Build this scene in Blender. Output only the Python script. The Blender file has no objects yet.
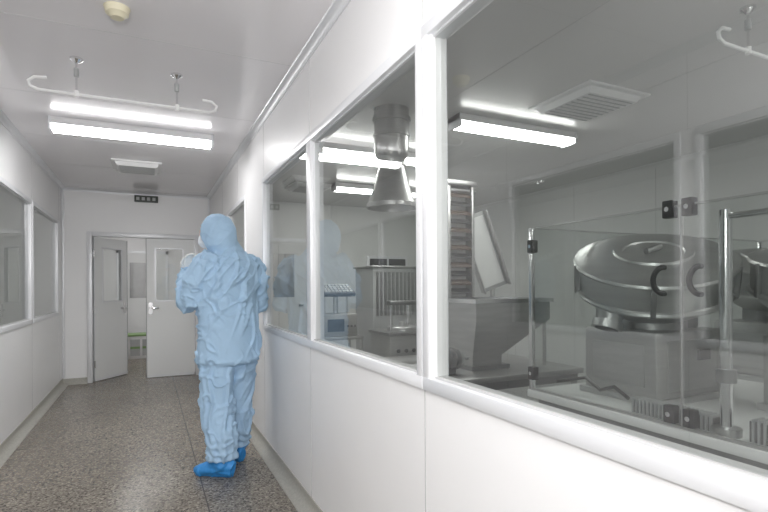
import bpy, bmesh, math, random
from mathutils import Vector, Matrix, noise, Euler
random.seed(4)
sc = bpy.context.scene
sc.view_settings.view_transform = 'Standard'

# ------------------------------------------------------------ materials
def new_mat(name):
    m = bpy.data.materials.new(name); m.use_nodes = True
    return m, m.node_tree.nodes, m.node_tree.links
def pmat(name, col, rough=0.5, metal=0.0, bump=0.0, bscale=40, spec=0.5, var=0.0, vscale=3, emit=None, estr=0, stretch=None):
    m, n, l = new_mat(name)
    b = n['Principled BSDF']
    b.inputs['Base Color'].default_value = (*col, 1)
    b.inputs['Roughness'].default_value = rough
    b.inputs['Metallic'].default_value = metal
    b.inputs['Specular IOR Level'].default_value = spec
    if emit:
        b.inputs['Emission Color'].default_value = (*emit, 1)
        b.inputs['Emission Strength'].default_value = estr
    tc = n.new('ShaderNodeTexCoord')
    mp = n.new('ShaderNodeMapping')
    l.new(tc.outputs['Object'], mp.inputs[0])
    if stretch: mp.inputs['Scale'].default_value = stretch
    if bump > 0:
        t = n.new('ShaderNodeTexNoise'); t.inputs['Scale'].default_value = bscale
        t.inputs['Detail'].default_value = 4
        l.new(mp.outputs[0], t.inputs['Vector'])
        bp = n.new('ShaderNodeBump'); bp.inputs['Strength'].default_value = bump
        bp.inputs['Distance'].default_value = 0.01
        l.new(t.outputs['Fac'], bp.inputs['Height']); l.new(bp.outputs[0], b.inputs['Normal'])
    if var > 0:
        t2 = n.new('ShaderNodeTexNoise'); t2.inputs['Scale'].default_value = vscale
        t2.inputs['Detail'].default_value = 5
        l.new(mp.outputs[0], t2.inputs['Vector'])
        r = n.new('ShaderNodeValToRGB')
        r.color_ramp.elements[0].position = 0.3; r.color_ramp.elements[1].position = 0.7
        r.color_ramp.elements[0].color = (*[c*(1-var) for c in col], 1)
        r.color_ramp.elements[1].color = (*[min(1, c*(1+var)) for c in col], 1)
        l.new(t2.outputs['Fac'], r.inputs[0]); l.new(r.outputs[0], b.inputs['Base Color'])
    return m
def emat(name, col, s):
    m, n, l = new_mat(name)
    n.remove(n['Principled BSDF'])
    e = n.new('ShaderNodeEmission'); e.inputs[0].default_value = (*col, 1); e.inputs[1].default_value = s
    l.new(e.outputs[0], n['Material Output'].inputs[0]); return m
def glass(name, tint, base=0.07, rough=0.0):
    m, n, l = new_mat(name)
    n.remove(n['Principled BSDF'])
    tr = n.new('ShaderNodeBsdfTransparent'); tr.inputs[0].default_value = (*tint, 1)
    gl = n.new('ShaderNodeBsdfGlossy'); gl.inputs['Roughness'].default_value = rough
    lw = n.new('ShaderNodeLayerWeight'); lw.inputs[0].default_value = 0.5
    pw = n.new('ShaderNodeMath'); pw.operation = 'POWER'; pw.inputs[1].default_value = 5
    ml = n.new('ShaderNodeMath'); ml.operation = 'MULTIPLY_ADD'; ml.inputs[1].default_value = 0.9; ml.inputs[2].default_value = base
    mx = n.new('ShaderNodeMixShader')
    l.new(lw.outputs['Facing'], pw.inputs[0]); l.new(pw.outputs[0], ml.inputs[0])
    l.new(ml.outputs[0], mx.inputs[0]); l.new(tr.outputs[0], mx.inputs[1]); l.new(gl.outputs[0], mx.inputs[2])
    l.new(mx.outputs[0], n['Material Output'].inputs[0]); return m

M_wall = pmat('wall_panel_white', (.88,.878,.882), .36, var=.02, vscale=1.2, bump=.02, bscale=8)
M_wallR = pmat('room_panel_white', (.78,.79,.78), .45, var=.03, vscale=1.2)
M_seam = pmat('panel_seam', (.55,.55,.55), .5)
M_ceil = pmat('ceiling_panel', (.86,.84,.855), .15, var=.02, vscale=.9, bump=.012, bscale=2.0)
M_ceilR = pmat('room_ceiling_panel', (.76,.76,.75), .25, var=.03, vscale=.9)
M_alu = pmat('aluminium_frame', (.80,.81,.83), .34, .15, var=.02)
M_white = pmat('white_enamel', (.85,.85,.85), .3)
M_cove = pmat('terrazzo_cove', (.42,.41,.37), .5, var=.12, vscale=60)
M_steel = pmat('stainless_steel', (.55,.55,.545), .36, .9, var=.08, vscale=4, stretch=(1,1,8))
M_brush = pmat('brushed_stainless', (.42,.42,.41), .42, .7, var=.06, vscale=6, stretch=(1,1,12))
M_steelD = pmat('stainless_dark', (.33,.33,.33), .38, .9, var=.1, vscale=5)
M_chrome = pmat('chrome', (.8,.8,.81), .14, 1.0)
M_black = pmat('black_plastic', (.015,.015,.016), .4)
M_dark = pmat('dark_grey', (.08,.08,.085), .45)
M_grey = pmat('grey_paint', (.42,.43,.43), .45, var=.04)
M_rust = pmat('brown_slat', (.22,.17,.14), .5, .3)
M_sign = pmat('sign_face', (.05,.06,.05), .4)
M_green = pmat('green_plastic', (.22,.35,.14), .5)
M_door = pmat('door_panel', (.82,.83,.83), .4)
M_yell = pmat('sensor_cream', (.75,.70,.52), .5)
M_lamp = emat('fluorescent_diffuser', (1,.99,.985), 33.0)
M_lampR = emat('fluorescent_diffuser_room', (1,1,.97), 25.0)
M_glass = glass('window_glass', (.79,.81,.80), .15)
M_glassL = glass('clear_glass', (.88,.90,.89), .06)

def floor_mat(name, base, dark, light, lines=None, rough=.28):
    m, n, l = new_mat(name); b = n['Principled BSDF']
    tc = n.new('ShaderNodeTexCoord')
    v = n.new('ShaderNodeTexVoronoi'); v.inputs['Scale'].default_value = 95
    l.new(tc.outputs['Object'], v.inputs['Vector'])
    sep = n.new('ShaderNodeSeparateColor'); l.new(v.outputs['Color'], sep.inputs[0])
    r = n.new('ShaderNodeValToRGB'); cr = r.color_ramp; cr.interpolation = 'CONSTANT'
    cr.elements[0].position = 0; cr.elements[0].color = (*dark,1)
    cr.elements[1].position = .2; cr.elements[1].color = (*base,1)
    e = cr.elements.new(.55); e.color = (*[c*1.3 for c in base],1)
    e = cr.elements.new(.86); e.color = (*light,1)
    l.new(sep.outputs[0], r.inputs[0])
    t = n.new('ShaderNodeTexNoise'); t.inputs['Scale'].default_value = 1.3; t.inputs['Detail'].default_value = 5
    l.new(tc.outputs['Object'], t.inputs['Vector'])
    mr = n.new('ShaderNodeMapRange'); mr.inputs[3].default_value = .7; mr.inputs[4].default_value = 1.25
    l.new(t.outputs['Fac'], mr.inputs[0])
    mu = n.new('ShaderNodeMix'); mu.data_type='RGBA'; mu.blend_type='MULTIPLY'; mu.inputs[0].default_value=1
    l.new(r.outputs[0], mu.inputs[6]); l.new(mr.outputs[0], mu.inputs[7])
    out = mu.outputs[2]
    if lines:
        sx = n.new('ShaderNodeSeparateXYZ'); l.new(tc.outputs['Object'], sx.inputs[0])
        def line(sock, off, per, w):
            a = n.new('ShaderNodeMath'); a.operation='SUBTRACT'; a.inputs[1].default_value = off
            l.new(sock, a.inputs[0])
            p = n.new('ShaderNodeMath'); p.operation='PINGPONG'; p.inputs[1].default_value = per/2
            l.new(a.outputs[0], p.inputs[0])
            c = n.new('ShaderNodeMath'); c.operation='LESS_THAN'; c.inputs[1].default_value = w
            l.new(p.outputs[0], c.inputs[0]); return c.outputs[0]
        A = line(sx.outputs[0], lines[0], lines[2], .004); B = line(sx.outputs[1], lines[1], lines[3], .004)
        mxm = n.new('ShaderNodeMath'); mxm.operation='MAXIMUM'; l.new(A, mxm.inputs[0]); l.new(B, mxm.inputs[1])
        m2 = n.new('ShaderNodeMix'); m2.data_type='RGBA'; l.new(mxm.outputs[0], m2.inputs[0])
        l.new(out, m2.inputs[6]); m2.inputs[7].default_value = (.09,.08,.07,1); out = m2.outputs[2]
    l.new(out, b.inputs['Base Color'])
    b.inputs['Roughness'].default_value = rough
    return m
M_floor = floor_mat('terrazzo_floor', (.20,.175,.142), (.085,.074,.06), (.38,.34,.285), (.32, .6, 1.5, 2.2), .25)
M_floorR = floor_mat('room_floor_terrazzo', (.26,.27,.26), (.16,.16,.16), (.4,.4,.39), None, .3)

# ------------------------------------------------------------ builder
class B:
    def __init__(s, name, parent=None, smooth=False):
        s.name=name; s.v=[]; s.f=[]; s.m=[]; s.sm=[]; s.mats=[]; s.parent=parent
    def mi(s, mat):
        if mat not in s.mats: s.mats.append(mat)
        return s.mats.index(mat)
    def add(s, vs, fs, mat, smooth=False, M=None):
        o=len(s.v)
        s.v += [ (M@Vector(v) if M else Vector(v)) for v in vs]
        k=s.mi(mat)
        for f in fs: s.f.append([i+o for i in f]); s.m.append(k); s.sm.append(smooth)
        return s
    def box(s, x0,x1,y0,y1,z0,z1, mat, M=None, bev=0):
        if x0>x1:x0,x1=x1,x0
        if y0>y1:y0,y1=y1,y0
        if z0>z1:z0,z1=z1,z0
        if bev>0:
            bm=bmesh.new(); bmesh.ops.create_cube(bm,size=1)
            for v in bm.verts:
                v.co=Vector(((x0+x1)/2+v.co.x*(x1-x0),(y0+y1)/2+v.co.y*(y1-y0),(z0+z1)/2+v.co.z*(z1-z0)))
            bmesh.ops.bevel(bm,geom=bm.edges[:],offset=bev,segments=2,affect='EDGES',profile=.5)
            bm.verts.ensure_lookup_table()
            vs=[v.co.copy() for v in bm.verts]; fs=[[v.index for v in f.verts] for f in bm.faces]
            bm.free(); return s.add(vs,fs,mat,False,M)
        vs=[(x0,y0,z0),(x1,y0,z0),(x1,y1,z0),(x0,y1,z0),(x0,y0,z1),(x1,y0,z1),(x1,y1,z1),(x0,y1,z1)]
        fs=[(0,3,2,1),(4,5,6,7),(0,1,5,4),(1,2,6,5),(2,3,7,6),(3,0,4,7)]
        return s.add(vs,fs,mat,False,M)
    def quad(s, pts, mat): return s.add(pts,[tuple(range(len(pts)))],mat)
    def tube(s, pts, r, mat, n=12, cap=True, M=None, flat=None):
        pts=[Vector(p) for p in pts]
        rs = r if isinstance(r,(list,tuple)) else [r]*len(pts)
        vs=[];fs=[]
        up=None
        for i,p in enumerate(pts):
            if i==0: d=pts[1]-p
            elif i==len(pts)-1: d=p-pts[i-1]
            else: d=(pts[i+1]-p).normalized()+(p-pts[i-1]).normalized()
            d=d.normalized() if d.length>1e-9 else Vector((0,0,1))
            if up is None:
                up=Vector((0,0,1)) if abs(d.z)<.9 else Vector((1,0,0))
                if flat is not None: up=Vector(flat)
            a=up-d*up.dot(d); a.normalize(); up=a; b=d.cross(a)
            rr=rs[i]; ra,rb = rr if isinstance(rr,(list,tuple)) else (rr,rr)
            for k in range(n):
                t=2*math.pi*k/n
                vs.append(p+a*math.cos(t)*ra+b*math.sin(t)*rb)
        for i in range(len(pts)-1):
            for k in range(n):
                k2=(k+1)%n
                fs.append((i*n+k,i*n+k2,(i+1)*n+k2,(i+1)*n+k))
        s.add(vs,fs,mat,True,M)
        if cap:
            o=len(s.v)-len(vs)
            s.f.append([o+k for k in reversed(range(n))]); s.m.append(s.mi(mat)); s.sm.append(False)
            s.f.append([o+(len(pts)-1)*n+k for k in range(n)]); s.m.append(s.mi(mat)); s.sm.append(False)
        return s
    def cyl(s, p0,p1,r,mat,n=24,M=None): return s.tube([p0,p1],r,mat,n,True,M)
    def lathe(s, prof, mat, n=48, M=None, smooth=True):
        vs=[];fs=[]
        for (r,z) in prof:
            for k in range(n):
                t=2*math.pi*k/n; vs.append((r*math.cos(t),r*math.sin(t),z))
        for i in range(len(prof)-1):
            for k in range(n):
                k2=(k+1)%n
                fs.append((i*n+k,i*n+k2,(i+1)*n+k2,(i+1)*n+k))
        return s.add(vs,fs,mat,smooth,M)
    def build(s):
        me=bpy.data.meshes.new(s.name)
        me.from_pydata([tuple(v) for v in s.v],[],s.f)
        for m in s.mats: me.materials.append(m)
        for p,k,sm in zip(me.polygons,s.m,s.sm): p.material_index=k; p.use_smooth=sm
        me.update()
        o=bpy.data.objects.new(s.name,me); sc.collection.objects.link(o)
        if s.parent: o.parent=s.parent
        try:
            me.set_sharp_from_angle(angle=math.radians(35))
        except Exception: pass
        return o
def empty(name, loc=(0,0,0), rotz=0):
    e=bpy.data.objects.new(name,None); e.location=loc; e.rotation_euler=(0,0,rotz)
    e.empty_display_size=.1
    sc.collection.objects.link(e); return e

# ------------------------------------------------------------ dims
R=.857; L=-1.056; H=2.69; D=8.02; T=.06; RX=5.2; Y0=-3.4; BD=12.0
GZ0,GZ1,FZ0,FZ1=1.01,2.16,.965,2.205

def floorbox(name,x0,x1,y0,y1,mat): 
    b=B(name); b.box(x0,x1,y0,y1,-.08,0,mat); b.build()
floorbox('floor',L-T,R+T/2,Y0-T,BD,M_floor)
floorbox('floor_machine_room',R+T/2,RX+T,Y0-T,D+T,M_floorR)
floorbox('floor_side_room',-4.2,L-T,Y0-T,D+T,M_floorR)
def ceilbox(name,x0,x1,y0,y1,mat,seams=()):
    b=B(name); b.box(x0,x1,y0,y1,H,H+.08,mat)
    for (a,c,d,e) in seams: b.box(a,c,d,e,H-.0012,H,M_seam)
    b.build()
ceilbox('ceiling',L-T,R+T/2,Y0-T,BD,M_ceil,[(L,R,y-.0015,y+.0015) for y in (1.9,3.05,4.2,5.35,6.5,7.65,8.8)])
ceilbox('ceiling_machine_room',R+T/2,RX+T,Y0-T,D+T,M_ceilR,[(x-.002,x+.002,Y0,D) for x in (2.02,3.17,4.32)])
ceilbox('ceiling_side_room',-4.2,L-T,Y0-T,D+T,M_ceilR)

# right wall with openings
opR=[(4.93,7.35),(1.54,4.13),(-1.10,1.44),(-3.2,-1.20)]
def wall_x(name,x0,x1,face,ops,y0,y1,seams,mat,mat2=None):
    b=B(name)
    b.box(x0,x1,y0,y1,0,FZ0+.005,mat); b.box(x0,x1,y0,y1,FZ1-.005,H,mat)
    ops=sorted(ops); prev=y0
    for a,c in ops:
        b.box(x0,x1,prev,a,FZ0+.005,FZ1-.005,mat); prev=c
    b.box(x0,x1,prev,y1,FZ0+.005,FZ1-.005,mat)
    sx=face
    dx=.0015 if face==x1 else -.0015
    for y in seams:
        b.box(sx,sx+dx,y-.0025,y+.0025,.08,FZ0,M_seam)
        b.box(sx,sx+dx,y-.0025,y+.0025,FZ1,H-.03,M_seam)
    return b.build()
wall_x('wall_right',R,R+T,R,opR,Y0,D,[1.49,2.82,4.1,5.4,6.6,.2,-1.15],M_wall)
opL=[(6.08,7.64),(4.50,6.02),(1.9,3.4),(.3,1.8)]
wall_x('wall_left',L-T,L,L,opL,Y0,D,[7.75,6.05,4.45,3.45,1.85],M_wall)

def window_x(name,xf,xb,y0,y1,posts,side):
    e=empty(name)
    lo=min(xf,xb)-.012; hi=max(xf,xb)+.012
    b=B('frame',e); w=.04
    b.box(lo,hi,y0,y1,FZ0,GZ0,M_alu,bev=.004); b.box(lo,hi,y0,y1,GZ1,FZ1,M_alu,bev=.004)
    for (a,c) in [(y0,y0+w),(y1-w,y1)]+[(p-.04,p+.04) for p in posts]:
        b.box(lo+.001,hi-.001,a,c,GZ0-.004,GZ1+.004,M_alu,bev=.004)
    ed=[y0+w]+sum([[p-.04,p+.04] for p in posts],[])+[y1-w]
    for i in range(0,len(ed),2):
        a,c=ed[i],ed[i+1]
        b.box(lo+.02,hi-.02,a,a+.006,GZ0,GZ1,M_alu); b.box(lo+.02,hi-.02,c-.006,c,GZ0,GZ1,M_alu)
        b.box(lo+.02,hi-.02,a,c,GZ0,GZ0+.007,M_seam); b.box(lo+.02,hi-.02,a,c,GZ1-.007,GZ1,M_alu)
    b.build()
    g=B('glass_pane',e); xm=lo+.03 if side<0 else hi-.03
    for i in range(0,len(ed),2):
        a,c=ed[i],ed[i+1]
        g.quad([(xm,a,GZ0),(xm,c,GZ0),(xm,c,GZ1),(xm,a,GZ1)],M_glass)
    g.build(); return e
window_x('window_1',R,R+T,1.492,4.13,[2.82],-1)
window_x('window_2',R,R+T,-1.15,1.488,[.16],-1)
window_x('window_3',R,R+T,4.93,7.35,[6.14],-1)
window_x('window_4',R,R+T,-3.2,-1.152,[],-1)
window_x('window_5',L-T,L,6.07,7.65,[],1)
window_x('window_6',L-T,L,4.49,6.03,[],1)
window_x('window_7',L-T,L,1.89,3.41,[],1)
window_x('window_8',L-T,L,.29,1.81,[],1)

# far wall with door opening
DX0,DX1,DH=-.735,.675,2.07
b=B('wall_far')
b.box(L-T,DX0,D,D+T,0,H,M_wall); b.box(DX1,R+T,D,D+T,0,H,M_wall); b.box(DX0,DX1,D,D+T,DH,H,M_wall); b.build()
b=B('wall_back'); b.box(L-T,RX,Y0-T,Y0,0,H,M_wall); b.build()
b=B('wall_machine_room_far'); b.box(R+T,RX+T,D,D+T,0,H,M_wallR); b.build()
b=B('wall_machine_room_right'); b.box(RX,RX+T,Y0-T,D,0,H,M_wallR)
for y in (.2,1.4,2.6,3.8,5.0,6.2,7.4): b.box(RX-.0015,RX,y-.003,y+.003,0,H,M_seam)
b.build()
b=B('wall_side_room_left'); b.box(-4.26,-4.2,Y0-T,D+T,0,H,M_wallR); b.build()
b=B('wall_side_room_far'); b.box(-4.2,L-T,D,D+T,0,H,M_wallR); b.build()
b=B('wall_side_room_back'); b.box(-4.2,L-T,Y0-T,Y0,0,H,M_wallR); b.build()
b=B('wall_lobby_left'); b.box(-1.9,-1.84,D+T,BD,0,H,M_wall); b.build()
b=B('wall_lobby_right'); b.box(1.4,1.46,D+T,BD,0,H,M_wall); b.build()
b=B('wall_lobby_far'); b.box(-1.9,1.46,BD-.06,BD,0,H,M_wall); b.build()
b=B('ceiling_lobby'); b.box(-1.9,L-T,D+T,BD,H,H+.08,M_ceil); b.box(R+T/2,1.46,D+T,BD,H,H+.08,M_ceil); b.build()
b=B('floor_lobby'); b.box(-1.9,L-T,D+T,BD,-.08,0,M_floor); b.box(R+T/2,1.46,D+T,BD,-.08,0,M_floor); b.build()

def cove(name, axis, pos, sgn, a0, a1, z, zs, r, mat, lip=.012):
    b=B(name); prof=[(0,r+lip),(.006,r+lip)]
    for i in range(7):
        t=math.pi/2*i/6; prof.append((.006+r-r*math.cos(t), .006+r-r*math.sin(t)))
    prof+=[(.006+r+.004,0),(0,0)]
    n=len(prof); vs=[]
    for a in (a0,a1):
        for (o,h) in prof:
            u=pos+sgn*o; w=z+zs*h
            vs.append((u,a,w) if axis=='y' else (a,u,w))
    fs=[(i,(i+1)%n,n+(i+1)%n,n+i) for i in range(n)]+[tuple(range(n)),tuple(range(2*n-1,n-1,-1))]
    b.add(vs,fs,mat); 
    o=b.build()
    bm=bmesh.new(); bm.from_mesh(o.data); bmesh.ops.recalc_face_normals(bm,faces=bm.faces); bm.to_mesh(o.data); bm.free()
cove('baseboard_right','y',R,-1,Y0,D,0,1,.06,M_cove,.03)
cove('baseboard_left','y',L,1,Y0,D,0,1,.06,M_cove,.03)
cove('trim_1','y',R,-1,Y0,D,H,-1,.035,M_alu)
cove('trim_2','y',L,1,Y0,D,H,-1,.035,M_alu)
cove('trim_3','x',D,-1,L,R,H,-1,.03,M_alu)
cove('trim_4','y',RX,-1,Y0,D,H,-1,.04,M_wallR)
cove('baseboard_far','x',D,-1,L,DX0-.03,0,1,.05,M_cove,.03)
b=B('trim_5'); b.box(L,L+.03,D-.03,D,.1,H-.05,M_alu,bev=.006); b.build()
b=B('trim_6'); b.box(R-.03,R,D-.03,D,.1,H-.05,M_alu,bev=.006); b.build()

# doors
e=empty('door_1'); b=B('door_frame',e)
b.box(DX0-.03,DX0+.035,D-.025,D+T+.01,0,DH+.03,M_alu,bev=.004)
b.box(DX1-.035,DX1+.03,D-.025,D+T+.01,0,DH+.03,M_alu,bev=.004)
b.box(DX0+.035,DX1-.035,D-.024,D+T+.009,DH-.035,DH+.03,M_alu,bev=.004); b.build()
def leaf(name, parent, hinge, ang, w, sgn):
    M=Matrix.Translation(hinge)@Matrix.Rotation(ang,4,'Z')
    b=B(name,parent); t=.02
    wx0,wx1,wz0,wz1=.17,.53,1.13,1.88
    h0,h1=.01,DH-.04
    def bx(a,c,z0,z1,mat,tt=t,bev=0): b.box(sgn*a,sgn*c,-tt,tt,z0,z1,mat,M,bev)
    bx(0,wx0,h0,h1,M_door); bx(wx1,w,h0,h1,M_door); bx(wx0,wx1,h0,wz0,M_door); bx(wx0,wx1,wz1,h1,M_door)
    for (a,c,z0,z1) in [(wx0-.02,wx0,wz0-.02,wz1+.02),(wx1,wx1+.02,wz0-.02,wz1+.02),(wx0,wx1,wz0-.02,wz0),(wx0,wx1,wz1,wz1+.02)]:
        bx(a,c,z0,z1,M_alu,t+.006)
    bx(0,.012,h0,h1,M_alu,t+.002); bx(w-.012,w,h0,h1,M_grey,t+.002)
    bx(0,w,h0,.05,M_alu,t+.002); 
    for s in (-1,1):
        b.cyl(M@Vector((sgn*(w-.06),0,1.02)),M@Vector((sgn*(w-.06),s*.055,1.02)),.012,M_chrome,12)
        b.box(sgn*(w-.17),sgn*(w-.045),s*.045-.008,s*.045+.008,1.008,1.032,M_chrome,M,.003)
        b.box(sgn*(w-.085),sgn*(w-.035),s*.022-.003,s*.022+.003,.93,1.10,M_chrome,M)
    for z in (.25,1.02,1.8): b.cyl(M@Vector((0,-.024,z-.05)),M@Vector((0,-.024,z+.05)),.009,M_chrome,10)
    b.quad([M@Vector(p) for p in ((sgn*wx0,0,wz0),(sgn*wx1,0,wz0),(sgn*wx1,0,wz1),(sgn*wx0,0,wz1))],M_glassL)
    b.build()
leaf('leaf_open',e,(DX0+.038,D+.03,0),math.radians(53),.66,1)
leaf('leaf_closed',e,(DX1-.038,D+.03,0),0,.665,-1)

b=B('exit_sign'); b.box(-.17,.14,D-.035,D,2.55,2.645,M_sign,bev=.004)
for i in range(4): b.box(-.145+i*.07,-.105+i*.07,D-.037,D-.034,2.575,2.62,M_grey)
b.build()

# lobby contents
e=empty('door_2'); b=B('panel',e)
b.box(-.55,.35,BD-.10,BD-.06,0,2.05,M_door); b.box(-.60,-.55,BD-.11,BD-.06,0,2.1,M_alu); b.box(.35,.40,BD-.11,BD-.06,0,2.1,M_alu); b.box(-.6,.4,BD-.11,BD-.06,2.05,2.1,M_alu)
b.box(-.35,.15,BD-.105,BD-.10,1.1,1.85,M_steelD); b.build()
e=empty('shoe_cabinet'); b=B('carcass',e)
b.box(-.55,.75,10.3,10.75,.0,.42,M_white,bev=.006); b.box(-.56,.76,10.28,10.76,.42,.45,M_green,bev=.004)
for i in range(6): b.box(-.5+i*.2,-.34+i*.2,10.285,10.3,.06,.36,M_grey)
for i in range(6): b.box(-.5+i*.2,-.34+i*.2,10.283,10.286,.19,.23,M_green)
b.build()

# ------------------------------------------------------------ light fixtures
def lamp(cx,cy,ln=1.25,mat=M_lamp,wid=.17,name='fluorescent_ceiling_light',axis='x'):
    e=empty(name,(cx,cy,H),0 if axis=='x' else math.pi/2)
    b=B('housing',e); h=ln/2
    b.box(-h,h,-wid/2,wid/2,-.05,0,M_white,bev=.004)
    for s in (-1,1):
        b.box(s*h,s*(h-.02),-wid/2-.003,wid/2+.003,-.105,0,M_alu,bev=.004)
    b.box(-h,h,-wid/2-.012,-wid/2+.004,-.06,-.045,M_alu); b.box(-h,h,wid/2-.004,wid/2+.012,-.06,-.045,M_alu)
    b.build()
    d=B('diffuser',e); w2=wid/2-.006; prof=[]
    n=10
    for i in range(n+1):
        t=math.pi*i/n; prof.append((-w2*(abs(math.cos(t))**.5)*(1 if math.cos(t)>=0 else -1),-.05-.052*math.sin(t)**.7 if 0<i<n else -.05))
    vs=[(x,p[0],p[1]) for x in (-h+.021,h-.021) for p in prof]
    m=len(prof); d.add(vs,[(i,i+1,m+i+1,m+i) for i in range(m-1)],mat,False); d.build()
    return e
lamp(-.085,4.8)
lamp(-.085,1.0)  # unseen fixture above the view, added to light the near wall
lamp(-.085,-2.2)  # added fixture behind the camera, out of view, brightens the near corridor
lamp(-.2,9.9,name='fluorescent_ceiling_light')
lamp(2.86,3.4,1.25,M_lampR); lamp(1.98,4.6,1.25,M_lampR); lamp(2.86,6.3,1.25,M_lampR)
lamp(2.86,.3,1.25,M_lampR); lamp(2.86,-2.0,1.25,M_lampR)
lamp(-2.6,6.4,1.25,M_lampR)

def uv(cx,cy,ln=1.04,name='suspended_uv_lamp_rail'):
    e=empty(name,(cx,cy,H)); b=B('rail',e); h=ln/2; z=-.215
    pts=[(-h+.09,.0,z+.075),(-h+.03,.0,z+.07),(-h+.0,0,z+.045),(-h+.01,0,z+.015),(-h+.05,0,z),(0,0,z),(h-.05,0,z),(h-.01,0,z+.015),(h,0,z+.045),(h-.03,0,z+.07),(h-.09,0,z+.075)]
    b.tube(pts,.009,M_white,10)
    for s in (-.28,.275):
        b.cyl((s,0,z+.01),(s,0,0),.006,M_chrome,10)
        b.lathe([(.001,-.03),(.012,-.03),(.02,-.022),(.035,-.012),(.035,0)],M_chrome,20,Matrix.Translation((s,0,0)))
        b.cyl((s,0,-.11),(s,0,-.06),.014,M_grey,12)
        b.cyl((s,0,z-.015),(s,0,z+.02),.014,M_white,12)
    b.build()
uv(-.1,3.48); uv(2.98,1.47)

def diffuser(cx,cy,s=.56,name='ceiling_air_diffuser'):
    e=empty(name,(cx,cy,H)); b=B('grille',e); h=s/2
    b.box(-h,h,-h,h,-.018,0,M_white,bev=.005)
    hh=h*.78
    vs=[];k=[(h*.86,-.018),(hh,-.055)]
    for r,z in k:
        vs+=[(-r,-r,z),(r,-r,z),(r,r,z),(-r,r,z)]
    b.add(vs,[(0,1,5,4),(1,2,6,5),(2,3,7,6),(3,0,4,7)],M_white)
    b.add(vs[4:],[(3,2,1,0)],M_white)
    n=9
    for i in range(n):
        y=-hh+ (i+.5)*2*hh/n
        b.box(-hh+.02,hh-.02,y-.006,y+.006,-.058,-.055,M_grey)
    b.build()
diffuser(-.1,6.25,.5); diffuser(2.97,2.72,.60); diffuser(2.0,6.6,.55)
e=empty('smoke_detector',(-.13,2.77,H)); b=B('body',e)
b.lathe([(.001,-.05),(.03,-.05),(.04,-.035),(.052,-.03),(.055,-.012),(.06,0)],M_yell,32); b.build()

# ------------------------------------------------------------ machine room objects
e=empty('extraction_duct_hood',(1.72,3.49,0)); b=B('duct',e)
b.lathe([(.135,H),(.135,2.62),(.150,2.62),(.150,2.585),(.135,2.585),(.135,2.50),(.143,2.495),(.143,2.475),(.135,2.47),(.135,2.36),(.128,2.33),(.105,2.30),(.10,2.27),(.112,2.27),(.112,2.25),(.10,2.25),(.15,2.06),(.19,1.96),(.198,1.955),(.198,1.925),(.185,1.925),(.18,1.95),(.09,2.24)],M_steel,48); b.build()

e=empty('vertical_bucket_elevator',(2.84,4.25,0)); b=B('tower',e)
for s in (-1,1):
    b.box(s*.125,s*.155,-.06,.06,.03,2.32,M_steel,bev=.003)
b.box(-.17,.17,-.09,.09,2.32,2.37,M_steel,bev=.006)
b.box(-.155,.155,.05,.065,.1,2.32,M_wallR)
for i in range(24):
    z=.2+i*.088
    b.box(-.123,.123,-.045,.045,z,z+.022,M_rust if i%2 else M_steelD,Matrix.Translation((0,0,z))@Matrix.Rotation(.45,4,'X')@Matrix.Translation((0,0,-z)))
b.box(-.2,.2,-.16,.16,0,.06,M_steelD,bev=.004); b.cyl((-.2,0,2.28),(.2,0,2.28),.03,M_steelD); b.build()
e=empty('inclined_feed_chute',(3.27,4.42,0)); b=B('chute',e)
Mx=Matrix.Translation((0,0,1.68))@Matrix.Rotation(math.radians(-22),4,'Y')@Matrix.Rotation(math.radians(-18),4,'Z')
b.box(-.14,.14,-.012,.012,-.42,.42,M_grey,Mx,.004)
b.box(-.155,-.14,-.10,.02,-.42,.42,M_steel,Mx); b.box(.14,.155,-.10,.02,-.42,.42,M_steel,Mx)
b.box(-.12,.12,-.016,-.012,-.38,.38,M_wallR,Mx)
b.cyl((.16,.05,0),(.16,.05,1.34),.025,M_steel); b.box(.01,.31,-.1,.2,0,.03,M_steelD)
b.build()
e=empty('stainless_worktable'); b=B('table',e)
b.box(1.70,2.95,2.75,3.95,.66,.70,M_steel,bev=.006)
b.box(1.73,2.92,2.78,3.92,.60,.66,M_steelD)
for x in (1.75,2.9):
    for y in (2.8,3.9): b.cyl((x,y,0),(x,y,.61),.022,M_steel,16)
b.box(1.75,2.9,2.8,3.9,.2,.22,M_steel); b.build()
e=empty('stainless_hopper',(2.45,3.25,.70)); b=B('hopper',e)
t=[(-.33,-.3,.50),(.36,-.3,.50),(.36,.3,.50),(-.33,.3,.50)]; t2=[(x,y,.36) for x,y,_ in t]
m=[(-.32,-.24,.10),(-.06,-.24,.10),(-.06,.24,.10),(-.32,.24,.10)]; bt=[(x,y,.0) for x,y,_ in m]
vs=t+t2+m+bt; fs=[]
for k in range(3):
    for i in range(4): fs.append((k*4+i,k*4+(i+1)%4,(k+1)*4+(i+1)%4,(k+1)*4+i))
b.add(vs,fs,M_steel)
b.box(-.35,.38,-.32,-.29,.49,.52,M_chrome); b.box(-.35,.38,.29,.32,.49,.52,M_chrome)
b.box(-.35,-.32,-.29,.29,.49,.52,M_chrome); b.box(.35,.38,-.29,.29,.49,.52,M_chrome)
b.box(-.34,.0,-.26,.26,0,.03,M_steelD)
for sx,sy in ((.33,-.27),(.33,.27)): b.cyl((sx,sy,0),(sx,sy,.49),.014,M_steel,12)
b.build()
e=empty('gear_motor',(1.84,3.0,.70)); b=B('motor',e)
b.cyl((-.12,0,.10),(.14,0,.10),.075,M_steelD); b.cyl((.14,0,.10),(.18,0,.10),.05,M_grey)
b.box(-.1,.1,-.06,.06,0,.05,M_dark,bev=.004); b.cyl((.18,0,.1),(.24,0,.1),.015,M_chrome)
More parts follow.
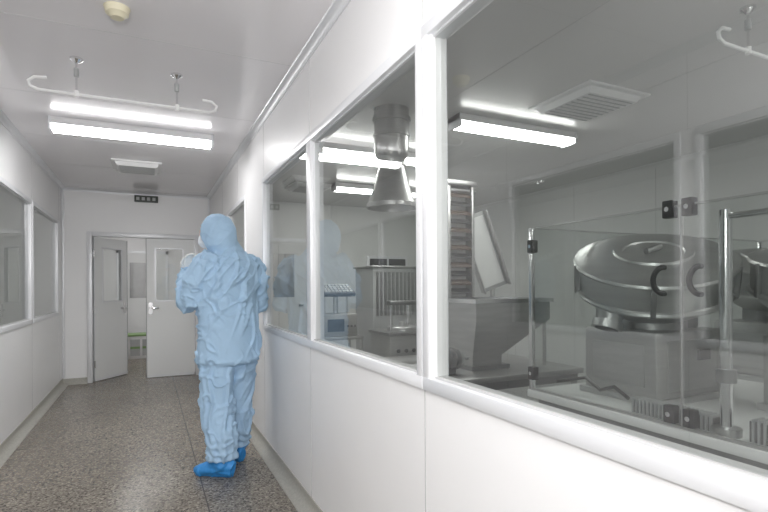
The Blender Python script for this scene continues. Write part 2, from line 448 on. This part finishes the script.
for i in range(6): b.cyl((-.1+i*.04,0,.10),(-.09+i*.04,0,.10),.082,M_steelD)
b.build()
e=empty('vented_machine_cabinet',(2.50,5.15,0)); b=B('cabinet',e)
b.box(-.32,.32,-.25,.25,.06,1.52,M_grey,bev=.01)
for i in range(12): b.box(-.28+i*.048,-.255+i*.048,-.262,-.25,1.0,1.47,M_steelD)
for i in range(4): b.box(-.28,.28,-.258,-.25,.2+i*.15,.215+i*.15,M_dark)
for sx in (-.28,.28):
    for sy in (-.2,.2): b.cyl((sx,sy,0),(sx,sy,.06),.025,M_black,12)
b.box(-.34,.34,-.27,.27,1.52,1.54,M_steel,bev=.004)
b.build()
e=empty('instrument_stand',(1.70,4.72,0)); b=B('stand',e)
b.box(-.22,.22,-.18,.18,.10,.14,M_steel,bev=.005); b.box(-.22,.22,-.18,.18,.80,.83,M_steel,bev=.005)
for sx in (-.2,.2):
    for sy in (-.16,.16):
        b.cyl((sx,sy,.06),(sx,sy,.83),.014,M_steel,12); b.cyl((sx-.012,sy,.03),(sx+.012,sy,.03),.03,M_black,16)
b.box(-.17,.17,-.14,.14,.83,1.05,M_brush,bev=.012)
b.box(-.14,.03,-.145,-.14,.88,1.0,M_black); 
for i in range(3): b.cyl((.07+i*.035,-.15,.93),(.07+i*.035,-.14,.93),.011,M_dark,12)
b.cyl((0,.02,1.05),(0,.02,1.24),.025,M_steel); b.cyl((-.12,.02,1.05),(-.12,.02,1.24),.012,M_steel); b.cyl((.12,.02,1.05),(.12,.02,1.24),.012,M_steel)
Mt=Matrix.Translation((0,0,1.28))@Matrix.Rotation(math.radians(25),4,'X')
b.box(-.17,.17,-.11,.11,-.02,.02,M_dark,Mt,.006)
for i in range(8):
    for j in range(4): b.box(-.15+i*.038,-.122+i*.038,-.09+j*.046,-.056+j*.046,.02,.03,M_grey,Mt)
b.build()
e=empty('filling_machine',(2.24,4.33,0)); b=B('press',e)
b.box(-.24,.24,-.22,.22,.05,.86,M_brush,bev=.012); b.box(-.26,.26,-.24,.24,.86,.89,M_steelD,bev=.004)
for sx in (-.2,.2):
    for sy in (-.18,.18): b.cyl((sx,sy,0),(sx,sy,.05),.025,M_black,12)
b.cyl((-.18,-.12,.89),(-.18,-.12,1.16),.014,M_chrome,12); b.cyl((.18,-.12,.89),(.18,-.12,1.16),.014,M_chrome,12)
b.box(-.21,.21,-.16,-.08,1.14,1.18,M_steelD,bev=.004); b.cyl((0,-.12,.95),(0,-.12,1.14),.02,M_chrome,12)
b.lathe([(.001,.89),(.15,.89),(.15,.92),(.14,.93),(.04,.935),(.03,.97),(.001,.975)],M_steel,32)
for i in range(5): b.cyl((-.16+i*.08,-.225,.72),(-.16+i*.08,-.235,.72),.018,M_dark,14)
b.box(-.2,.2,-.225,-.22,.15,.6,M_steelD)
b.build()
e=empty('door_3'); b=B('panel',e)
b.box(1.55,2.35,D-.05,D,0,2.05,M_door); b.box(1.5,1.55,D-.06,D,0,2.1,M_alu); b.box(2.35,2.4,D-.06,D,0,2.1,M_alu); b.box(1.5,2.4,D-.06,D,2.05,2.1,M_alu)
b.box(1.75,2.15,D-.054,D-.05,1.15,1.85,M_steelD); b.box(2.22,2.3,D-.075,D-.05,1.0,1.03,M_chrome); b.build()
e=empty('window_9'); b=B('frame',e)
b.box(3.45,4.25,D-.03,D,1.25,1.85,M_alu,bev=.005); b.box(3.5,3.83,D-.034,D-.03,1.30,1.80,M_dark); b.box(3.87,4.2,D-.034,D-.03,1.30,1.80,M_dark); b.build()

# ----- glazed machine enclosure
EX0,EX1,EY0,EY1,EZ0,EZ1=1.90,4.05,.10,2.13,.75,1.63
e=empty('glazed_machine_enclosure'); b=B('cabinet_base',e)
b.box(EX0-.02,EX1+.02,EY0-.02,EY1+.02,EZ0-.04,EZ0,M_wallR,bev=.006)
b.box(EX0+.02,EX1-.02,EY0+.02,EY1-.02,.08,EZ0-.04,M_steelD,bev=.01)
for y in (.3,.9,1.5,2.0): b.box(EX0+.012,EX0+.02,y-.2,y+.2,.15,.62,M_steel)
for x in (EX0+.08,EX1-.08):
    for y in (EY0+.08,EY1-.08): b.cyl((x,y,0),(x,y,.09),.03,M_black,12)
b.build()
b=B('posts',e)
for (x,y) in ((EX0,EY1),(EX1,EY1),(EX0,EY0),(EX1,EY0)): b.box(x-.012,x+.012,y-.012,y+.012,EZ0,EZ1,M_chrome,bev=.002)
for (x0,x1,y0,y1) in ((EX0-.006,EX0+.006,EY0,EY1),(EX1-.006,EX1+.006,EY0,EY1),(EX0,EX1,EY0-.006,EY0+.006),(EX0,EX1,EY1-.006,EY1+.006)):
    b.box(x0,x1,y0,y1,EZ1-.004,EZ1+.004,M_steel); 
b.box(EX0-.008,EX0+.008,EY0,EY1,EZ0,EZ0+.012,M_steel)
b.box(EX0-.003,EX0+.003,1.277,1.283,EZ0,EZ1,M_steel)
b.build()
g=B('glass_panes',e)
for (y0,y1) in ((EY0,1.27),(1.29,EY1)): g.quad([(EX0,y0,EZ0),(EX0,y1,EZ0),(EX0,y1,EZ1),(EX0,y0,EZ1)],M_glassL)
g.quad([(EX0,EY1,EZ0),(EX1,EY1,EZ0),(EX1,EY1,EZ1),(EX0,EY1,EZ1)],M_glassL); g.build()
b=B('hinges_and_handles',e)
for y,z in ((1.245,1.62),(1.325,1.62),(EY1-.01,EZ1-.10),(EY1-.01,.84),(1.245,.80),(1.325,.80)):
    b.box(EX0-.022,EX0+.016,y-.022,y+.022,z-.035,z+.035,M_black,bev=.004); b.cyl((EX0-.026,y,z),(EX0-.02,y,z),.010,M_chrome,12)
for y,s in ((1.21,1),(1.36,-1)):
    pts=[]
    for i in range(13):
        t=-math.pi*.42+ math.pi*.84*i/12
        pts.append((EX0-.008-.05*math.cos(t)*.6,y+.03*(math.cos(t)-.5),1.335+.055*math.sin(t)))
    b.tube([(EX0,pts[0][1],pts[0][2])]+pts+[(EX0,pts[-1][1],pts[-1][2])],.011,M_black,10)
b.build()
b=B('chrome_stand_post',e)
b.cyl((EX0+.07,1.155,EZ0),(EX0+.07,1.155,1.60),.022,M_chrome); b.cyl((EX0+.07,1.155,EZ0),(EX0+.07,1.155,.78),.05,M_steel)
b.cyl((EX0+.07,1.155,.95),(EX0+.07,1.155,1.0),.034,M_steelD); b.cyl((EX0+.07,1.155,1.575),(EX0+.07,.30,1.575),.012,M_chrome)
b.cyl((EX0+.07,.3,EZ0),(EX0+.07,.3,1.60),.022,M_chrome)
b.build()
b=B('spring_bellows',e)
for i in range(20):
    yy=1.20+i*.018
    b.box(EX0+.05,EX0+.12,yy,yy+.007,EZ0,.815,M_grey)
b.box(EX0+.06,EX0+.11,1.20,1.55,EZ0,.805,M_dark)
for i in range(30):
    yy=.50+i*.019
    b.box(EX0+.05,EX0+.12,yy,yy+.007,EZ0,.835,M_grey)
b.box(EX0+.06,EX0+.11,.50,1.07,EZ0,.825,M_dark)
b.tube([(EX0+.1,2.05,.80),(EX0+.15,1.9,.84),(EX0+.12,1.78,.80),(EX0+.12,1.70,.83),(EX0+.12,1.62,.79)],.009,M_black,8)
b.build()

def drum(name,x,y,rad,tilt,spout=True,rot=0,zc=.60,pw=1.0):
    e=empty(name,(x,y,EZ0),rot); b=B('drum',e); k=rad/.34
    Mt=Matrix.Translation((0,0,zc))@Matrix.Rotation(tilt[0],4,'X')@Matrix.Rotation(tilt[1],4,'Y')
    prof=[(.001,.150),(.13,.149),(.135,.158),(.17,.158),(.175,.147),(.26,.142),(.31,.132),(.335,.122),(.352,.120),(.358,.108),(.352,.096),(.340,.094),(.342,.06),(.338,-.02),(.350,-.023),(.355,-.034),(.350,-.045),(.330,-.048),(.29,-.09),(.21,-.15),(.14,-.19),(.135,-.23),(.001,-.235)]
    b.lathe([(r*k,z) for r,z in prof],M_steel,64,Mt)
    for i in range(5):
        a=i*2*math.pi/5+2.6
        b.box(.335*k,.362*k,-.012,.012,-.04,.115,M_steelD,Mt@Matrix.Rotation(a,4,'Z'),.003)
    b.cyl((-.05,0,.165),(.05,0,.165),.016,M_steelD,14,Mt)
    b.build()
    p=B('pedestal',e)
    p.cyl((0,0,.33),(0,0,.46),.16,M_steelD,32)
    p.box(-.24*pw,.28*pw,-.20*pw,.22*pw,.0,.345,M_brush,bev=.015); p.box(-.26*pw,.30*pw,-.22*pw,.24*pw,0,.03,M_steel,bev=.004)
    p.box(-.246*pw,-.24*pw,-.14*pw,.16*pw,.08,.28,M_steel)
    p.box(-.16*pw,.20*pw,-.207*pw,-.20*pw,.06,.30,M_steel); p.box(.05,.14,-.215*pw,-.207*pw,.2,.25,M_dark)
    p.box(.10,.20,-.12,.12,.345,.47,M_steelD,bev=.01); p.build()
    if spout:
        s=B('outlet_spout',e)
        a=Vector((-.21,.04,zc-.045)); dd=Vector((-.07,.0,-.20)).normalized()
        s.tube([a,a+dd*.05,a+dd*.05,a+dd*.18,a+dd*.18,a+dd*.22],[.10,.10,.09,.058,.072,.072],M_steel,28)
        s.tube([a+dd*.22,a+dd*.222],[.056,.056],M_black,28)
        s.build()
    return e
drum('stainless_coating_drum',2.37,1.76,.36,(math.radians(17),math.radians(-17)))
drum('stainless_coating_drum',3.45,1.74,.34,(math.radians(10),math.radians(-10)),False)
drum('stainless_coating_drum',2.70,1.14,.29,(math.radians(8),math.radians(-10)),False,zc=.57,pw=.8)

e=empty('storage_rack',(-3.2,6.6,0)); b=B('rack',e)
for x in (-.4,.4):
    for y in (-.2,.2): b.cyl((x,y,0),(x,y,1.8),.02,M_steel,10)
for z in (.3,.8,1.3,1.75): b.box(-.42,.42,-.22,.22,z,z+.03,M_steel)
b.build()

# ------------------------------------------------------------ WORKER
M_suit = pmat('coverall_fabric', (.41,.585,.77), .75, bump=.22, bscale=16, var=.04, vscale=8, spec=.2)
M_shoe = pmat('shoe_cover_blue', (.04,.28,.68), .45, bump=.4, bscale=50)
M_skin = pmat('skin', (.62,.40,.30), .5)
M_mask = pmat('face_mask', (.75,.80,.85), .7)
M_glove = pmat('latex_glove', (.75,.76,.74), .5)
M_eye = pmat('eye_white', (.85,.85,.83), .2)
WX,WY,WR=.53,3.80,math.radians(30)
W=empty('cleanroom_worker',(WX,WY,0),WR)
def smoothpath(pts,rs,n=6):
    P=[Vector(p) for p in pts]; out=[];ro=[]
    for i in range(len(P)-1):
        p0=P[max(i-1,0)];p1=P[i];p2=P[i+1];p3=P[min(i+2,len(P)-1)]
        for k in range(n):
            t=k/n
            out.append(.5*((2*p1)+(-p0+p2)*t+(2*p0-5*p1+4*p2-p3)*t*t+(-p0+3*p1-3*p2+p3)*t**3))
            a,c=rs[i],rs[i+1]
            if isinstance(a,tuple): ro.append((a[0]*(1-t)+c[0]*t,a[1]*(1-t)+c[1]*t))
            else: ro.append(a*(1-t)+c*t)
    out.append(P[-1]);ro.append(rs[-1]); return out,ro
def ball(b,c,rx,ry,rz,mat,M=None):
    n=14
    prof=[(max(math.sin(math.pi*i/n),.001),-math.cos(math.pi*i/n)) for i in range(n+1)]
    Mm=Matrix.Translation(c)@(M or Matrix.Identity(4))@Matrix.Diagonal((rx,ry,rz,1))
    b.lathe(prof,mat,24,Mm)
def remeshed(b, voxel, smooth_it=4):
    o=b.build(); me=o.data
    bm=bmesh.new(); bm.from_mesh(me); bmesh.ops.holes_fill(bm,edges=[e for e in bm.edges if e.is_boundary],sides=0)
    bmesh.ops.recalc_face_normals(bm,faces=bm.faces); bm.to_mesh(me); bm.free()
    md=o.modifiers.new('r','REMESH'); md.mode='VOXEL'; md.voxel_size=voxel
    s=o.modifiers.new('s','SMOOTH'); s.iterations=smooth_it; s.factor=.5
    dg=bpy.context.evaluated_depsgraph_get(); dg.update()
    nm=bpy.data.meshes.new_from_object(o.evaluated_get(dg))
    o.modifiers.clear(); o.data=nm
    nm.materials.clear()
    return o
b=B('body',W)
tor=[(.765,0,.0,.220,.158),(.785,0,.0,.240,.175),(.90,0,.0,.240,.172),(1.02,0,.0,.232,.162),(1.15,0,.0,.232,.158),(1.28,0,-.005,.238,.158),(1.40,0,-.01,.238,.152),(1.48,0,-.015,.222,.137),(1.535,0,-.01,.168,.115),(1.58,0,0,.11,.105),(1.62,0,.01,.085,.09)]
b.tube([(x,y,z) for z,x,y,rx,ry in tor],[(ry,rx) for z,x,y,rx,ry in tor],M_suit,36,flat=(0,1,0))
HM=Matrix.Rotation(math.radians(22),4,'Z')@Matrix.Rotation(math.radians(-6),4,'X')
HC=Vector((-.055,.035,1.712))
ball(b,HC,.108,.130,.142,M_suit,HM)
ball(b,HC+Vector((0,-.03,-.05)),.108,.115,.12,M_suit,HM)
b.tube([(0,.01,1.50),(-.01,.01,1.56),(-.03,.015,1.62),(-.05,.02,1.68)],[(.135,.17),(.122,.135),(.108,.112),(.10,.10)],M_suit,28,flat=(0,1,0))
ball(b,HC+HM@Vector((0,.112,-.045)),.055,.04,.05,M_mask,HM)
ball(b,HC+HM@Vector((0,.135,.0)),.014,.018,.028,M_mask,HM)
LE=(-.240,.09,1.235); LWp=(-.14,.31,1.44)
RE=(.288,.02,1.20); RWp=(.13,.27,1.18)
p,r=smoothpath([(-.13,0,1.49),(-.19,0,1.46),(-.23,.03,1.37),LE],[.085,.090,.085,.077]); b.tube(p,r,M_suit,20)
p,r=smoothpath([LE,(-.20,.20,1.33),LWp],[.076,.066,.046]); b.tube(p,r,M_suit,20); ball(b,LE,.077,.077,.077,M_suit)
p,r=smoothpath([(.13,0,1.49),(.20,0,1.46),(.262,.0,1.36),RE],[.085,.092,.085,.078]); b.tube(p,r,M_suit,20)
p,r=smoothpath([RE,(.225,.15,1.19),RWp],[.078,.066,.048]); b.tube(p,r,M_suit,20); ball(b,RE,.079,.079,.079,M_suit)
LF=Vector((-.135,-.10,0)); RF=Vector((.135,.085,0))
p,r=smoothpath([(-.095,0,.90),(-.10,0,.80),(-.105,-.005,.62),(-.115,-.025,.46),(-.128,-.075,.26),(LF.x,LF.y,.11)],[.125,.125,.118,.106,.104,.088]); b.tube(p,r,M_suit,24)
p,r=smoothpath([(.095,0,.90),(.10,0,.80),(.108,.02,.62),(.118,.045,.46),(.128,.06,.26),(RF.x,RF.y,.11)],[.125,.125,.115,.104,.10,.086]); b.tube(p,r,M_suit,24)
def foot(F,ang):
    d=Vector((-math.sin(ang),math.cos(ang),0))
    pts=[F-d*.085+Vector((0,0,.05)),F-d*.05+Vector((0,0,.06)),F+d*.03+Vector((0,0,.062)),F+d*.11+Vector((0,0,.045)),F+d*.175+Vector((0,0,.035)),F+d*.205+Vector((0,0,.032))]
    b.tube(pts,[(.05,.038),(.066,.05),(.068,.052),(.050,.058),(.038,.05),(.025,.03)],M_shoe,20)
    b.tube([F+Vector((0,0,.05)),F+Vector((0,0,.13))],.068,M_shoe,20)
foot(LF,math.radians(22)); foot(RF,math.radians(-8))
body=remeshed(b,.0075,3)
me=body.data
for m in (M_suit,M_shoe,M_skin,M_mask): me.materials.append(m)
Hinv=(Matrix.Translation(HC)@HM).inverted()
me.update()
norms=[v.normal.copy() for v in me.vertices]
def ridge(q,w=.28):
    a=abs(noise.noise(q)); t=max(0,1-a/w); return t*t*(3-2*t)
def fold(c, dirv, k_across, k_along, seed, w=.25):
    dv=Vector(dirv).normalized()
    al=c.dot(dv); ac=c-dv*al
    wv=Vector((noise.noise(c*4+Vector((seed,0,0))),noise.noise(c*4+Vector((0,seed,0))),noise.noise(c*4+Vector((0,0,seed)))))*.05
    ac=ac+wv
    return ridge(ac*k_across+dv*(al*k_along)+Vector((seed,seed*.7,seed*1.3)),w)
for v,nn in zip(me.vertices,norms):
    c=v.co
    amp=.22 if c.z>1.58 else 1.0
    d=.014*noise.noise(Vector((c.x*6+3,c.y*6+1,c.z*4.5+7)))
    if c.z>.79:
        d+=.028*fold(c,(.35,.1,1),9,2.4,2.3,.2)*(.55+.8*noise.noise(c*3+Vector((9,2,4))))
        d+=.026*fold(c,(-.9,.1,.6),13,3.5,5.1,.17)*max(0,noise.noise(c*3.2)+.4)
        if c.z>1.12: d+=.024*fold(c,(.8,0,.55),13,3,8.7,.17)*max(0,noise.noise(c*3.2+Vector((4,4,4)))+.4)
    else:
        d+=.026*fold(c,(.12,.1,1),10,1.6,3.3,.2)*.8
        d+=.024*fold(c,(.9,.2,.5),14,3.5,6.4,.17)*max(0,noise.noise(c*4)+.35)
    if c.z<.34:
        d+=.009*math.sin(c.z*75+7*noise.noise(c*6)+c.x*15)*min(1,(.34-c.z)*5)
    if c.z<.12: amp=.35
    if .76<c.z<.80: amp=.5
    v.co=c+nn*(d-.008)*amp
for v in me.vertices:
    if v.co.z<.012: v.co.z=.001
for p in me.polygons:
    c=p.center; p.use_smooth=True
    k=0
    if c.z<.118: k=1
    if c.z>1.55:
        h=Hinv@c
        if h.y>.075 and abs(h.x)<.072 and -.11<h.z<.055:
            k=2 if h.z>-.005 else 3
    p.material_index=k
b=B('eyes',W)
for s in (-1,1):
    ball(b,HC+HM@Vector((s*.032,.119,.02)),.013,.010,.009,M_eye,HM)
    ball(b,HC+HM@Vector((s*.032,.127,.02)),.006,.004,.006,M_black,HM)
b.build()
def hand(name,wr,d,nrm,side):
    d=Vector(d).normalized(); nrm=Vector(nrm); nrm=(nrm-d*nrm.dot(d)).normalized(); x=d.cross(nrm)*side
    wr=Vector(wr); b=B(name,W)
    b.tube([wr-d*.05,wr,wr+d*.04,wr+d*.085],[(.024,.030),(.020,.028),(.016,.040),(.013,.041)],M_glove,16,flat=tuple(nrm))
    for i,(off,ln) in enumerate(((-.031,.066),(-.010,.078),(.011,.074),(.031,.058))):
        a=wr+d*.078+x*off; pts=[a]; dirv=d.copy()
        for j,(f,c) in enumerate(((.45,.35),(.32,.55),(.23,.4))):
            ax=d.cross(nrm).normalized()
            dirv=(Matrix.Rotation(c,3,ax)@dirv).normalized()
            pts.append(pts[-1]+dirv*ln*f)
        b.tube(pts,[.0095,.009,.0082,.0065],M_glove,10)
        ball(b,pts[-1],.0065,.0065,.0065,M_glove)
    a=wr+d*.02-x*.03; t1=a+(d*.6-x*.8).normalized()*.035; t2=t1+(d*.9-x*.2+nrm*.3).normalized()*.03; t3=t2+(d+nrm*.4).normalized()*.022
    b.tube([a,t1,t2,t3],[.013,.0115,.0105,.008],M_glove,10)
    o=remeshed(b,.0035,2); o.data.materials.append(M_glove)
    for p in o.data.polygons: p.use_smooth=True; p.material_index=0
hand('hand_left',(-.135,.315,1.445),(.12,-.10,.85),(0.3,-1,.1),1)
hand('hand_right',(.135,.265,1.18),(-.9,.45,.1),(.2,.2,1),-1)

# ------------------------------------------------------------ photographer's flash
ld=bpy.data.lights.new('camera_flash','AREA'); ld.shape='RECTANGLE'; ld.size=.25; ld.size_y=.2; ld.energy=38; ld.color=(1,.99,.99)
lo=bpy.data.objects.new('camera_flash',ld); sc.collection.objects.link(lo)
lo.location=(-.25,-.35,1.7); dirv=(Vector((-.1,4,2.0))-Vector(lo.location)); lo.rotation_euler=dirv.to_track_quat('-Z','Y').to_euler()

# ------------------------------------------------------------ world + camera
w=bpy.data.worlds.new('World'); sc.world=w; w.use_nodes=True
w.node_tree.nodes['Background'].inputs[0].default_value=(.6,.65,.7,1); w.node_tree.nodes['Background'].inputs[1].default_value=.2
cam=bpy.data.cameras.new('camera'); co=bpy.data.objects.new('camera',cam); sc.collection.objects.link(co)
cam.sensor_width=36; cam.lens=500/768*36; cam.shift_y=30/768; cam.clip_start=.02
th=math.atan(236/500)
Rm=Matrix.Rotation(-th,4,'Z')@Matrix.Rotation(math.pi/2,4,'X')@Matrix.Rotation(-.006,4,'Z')
co.matrix_world=Matrix.Translation((0,0,1.32))@Rm
sc.camera=co
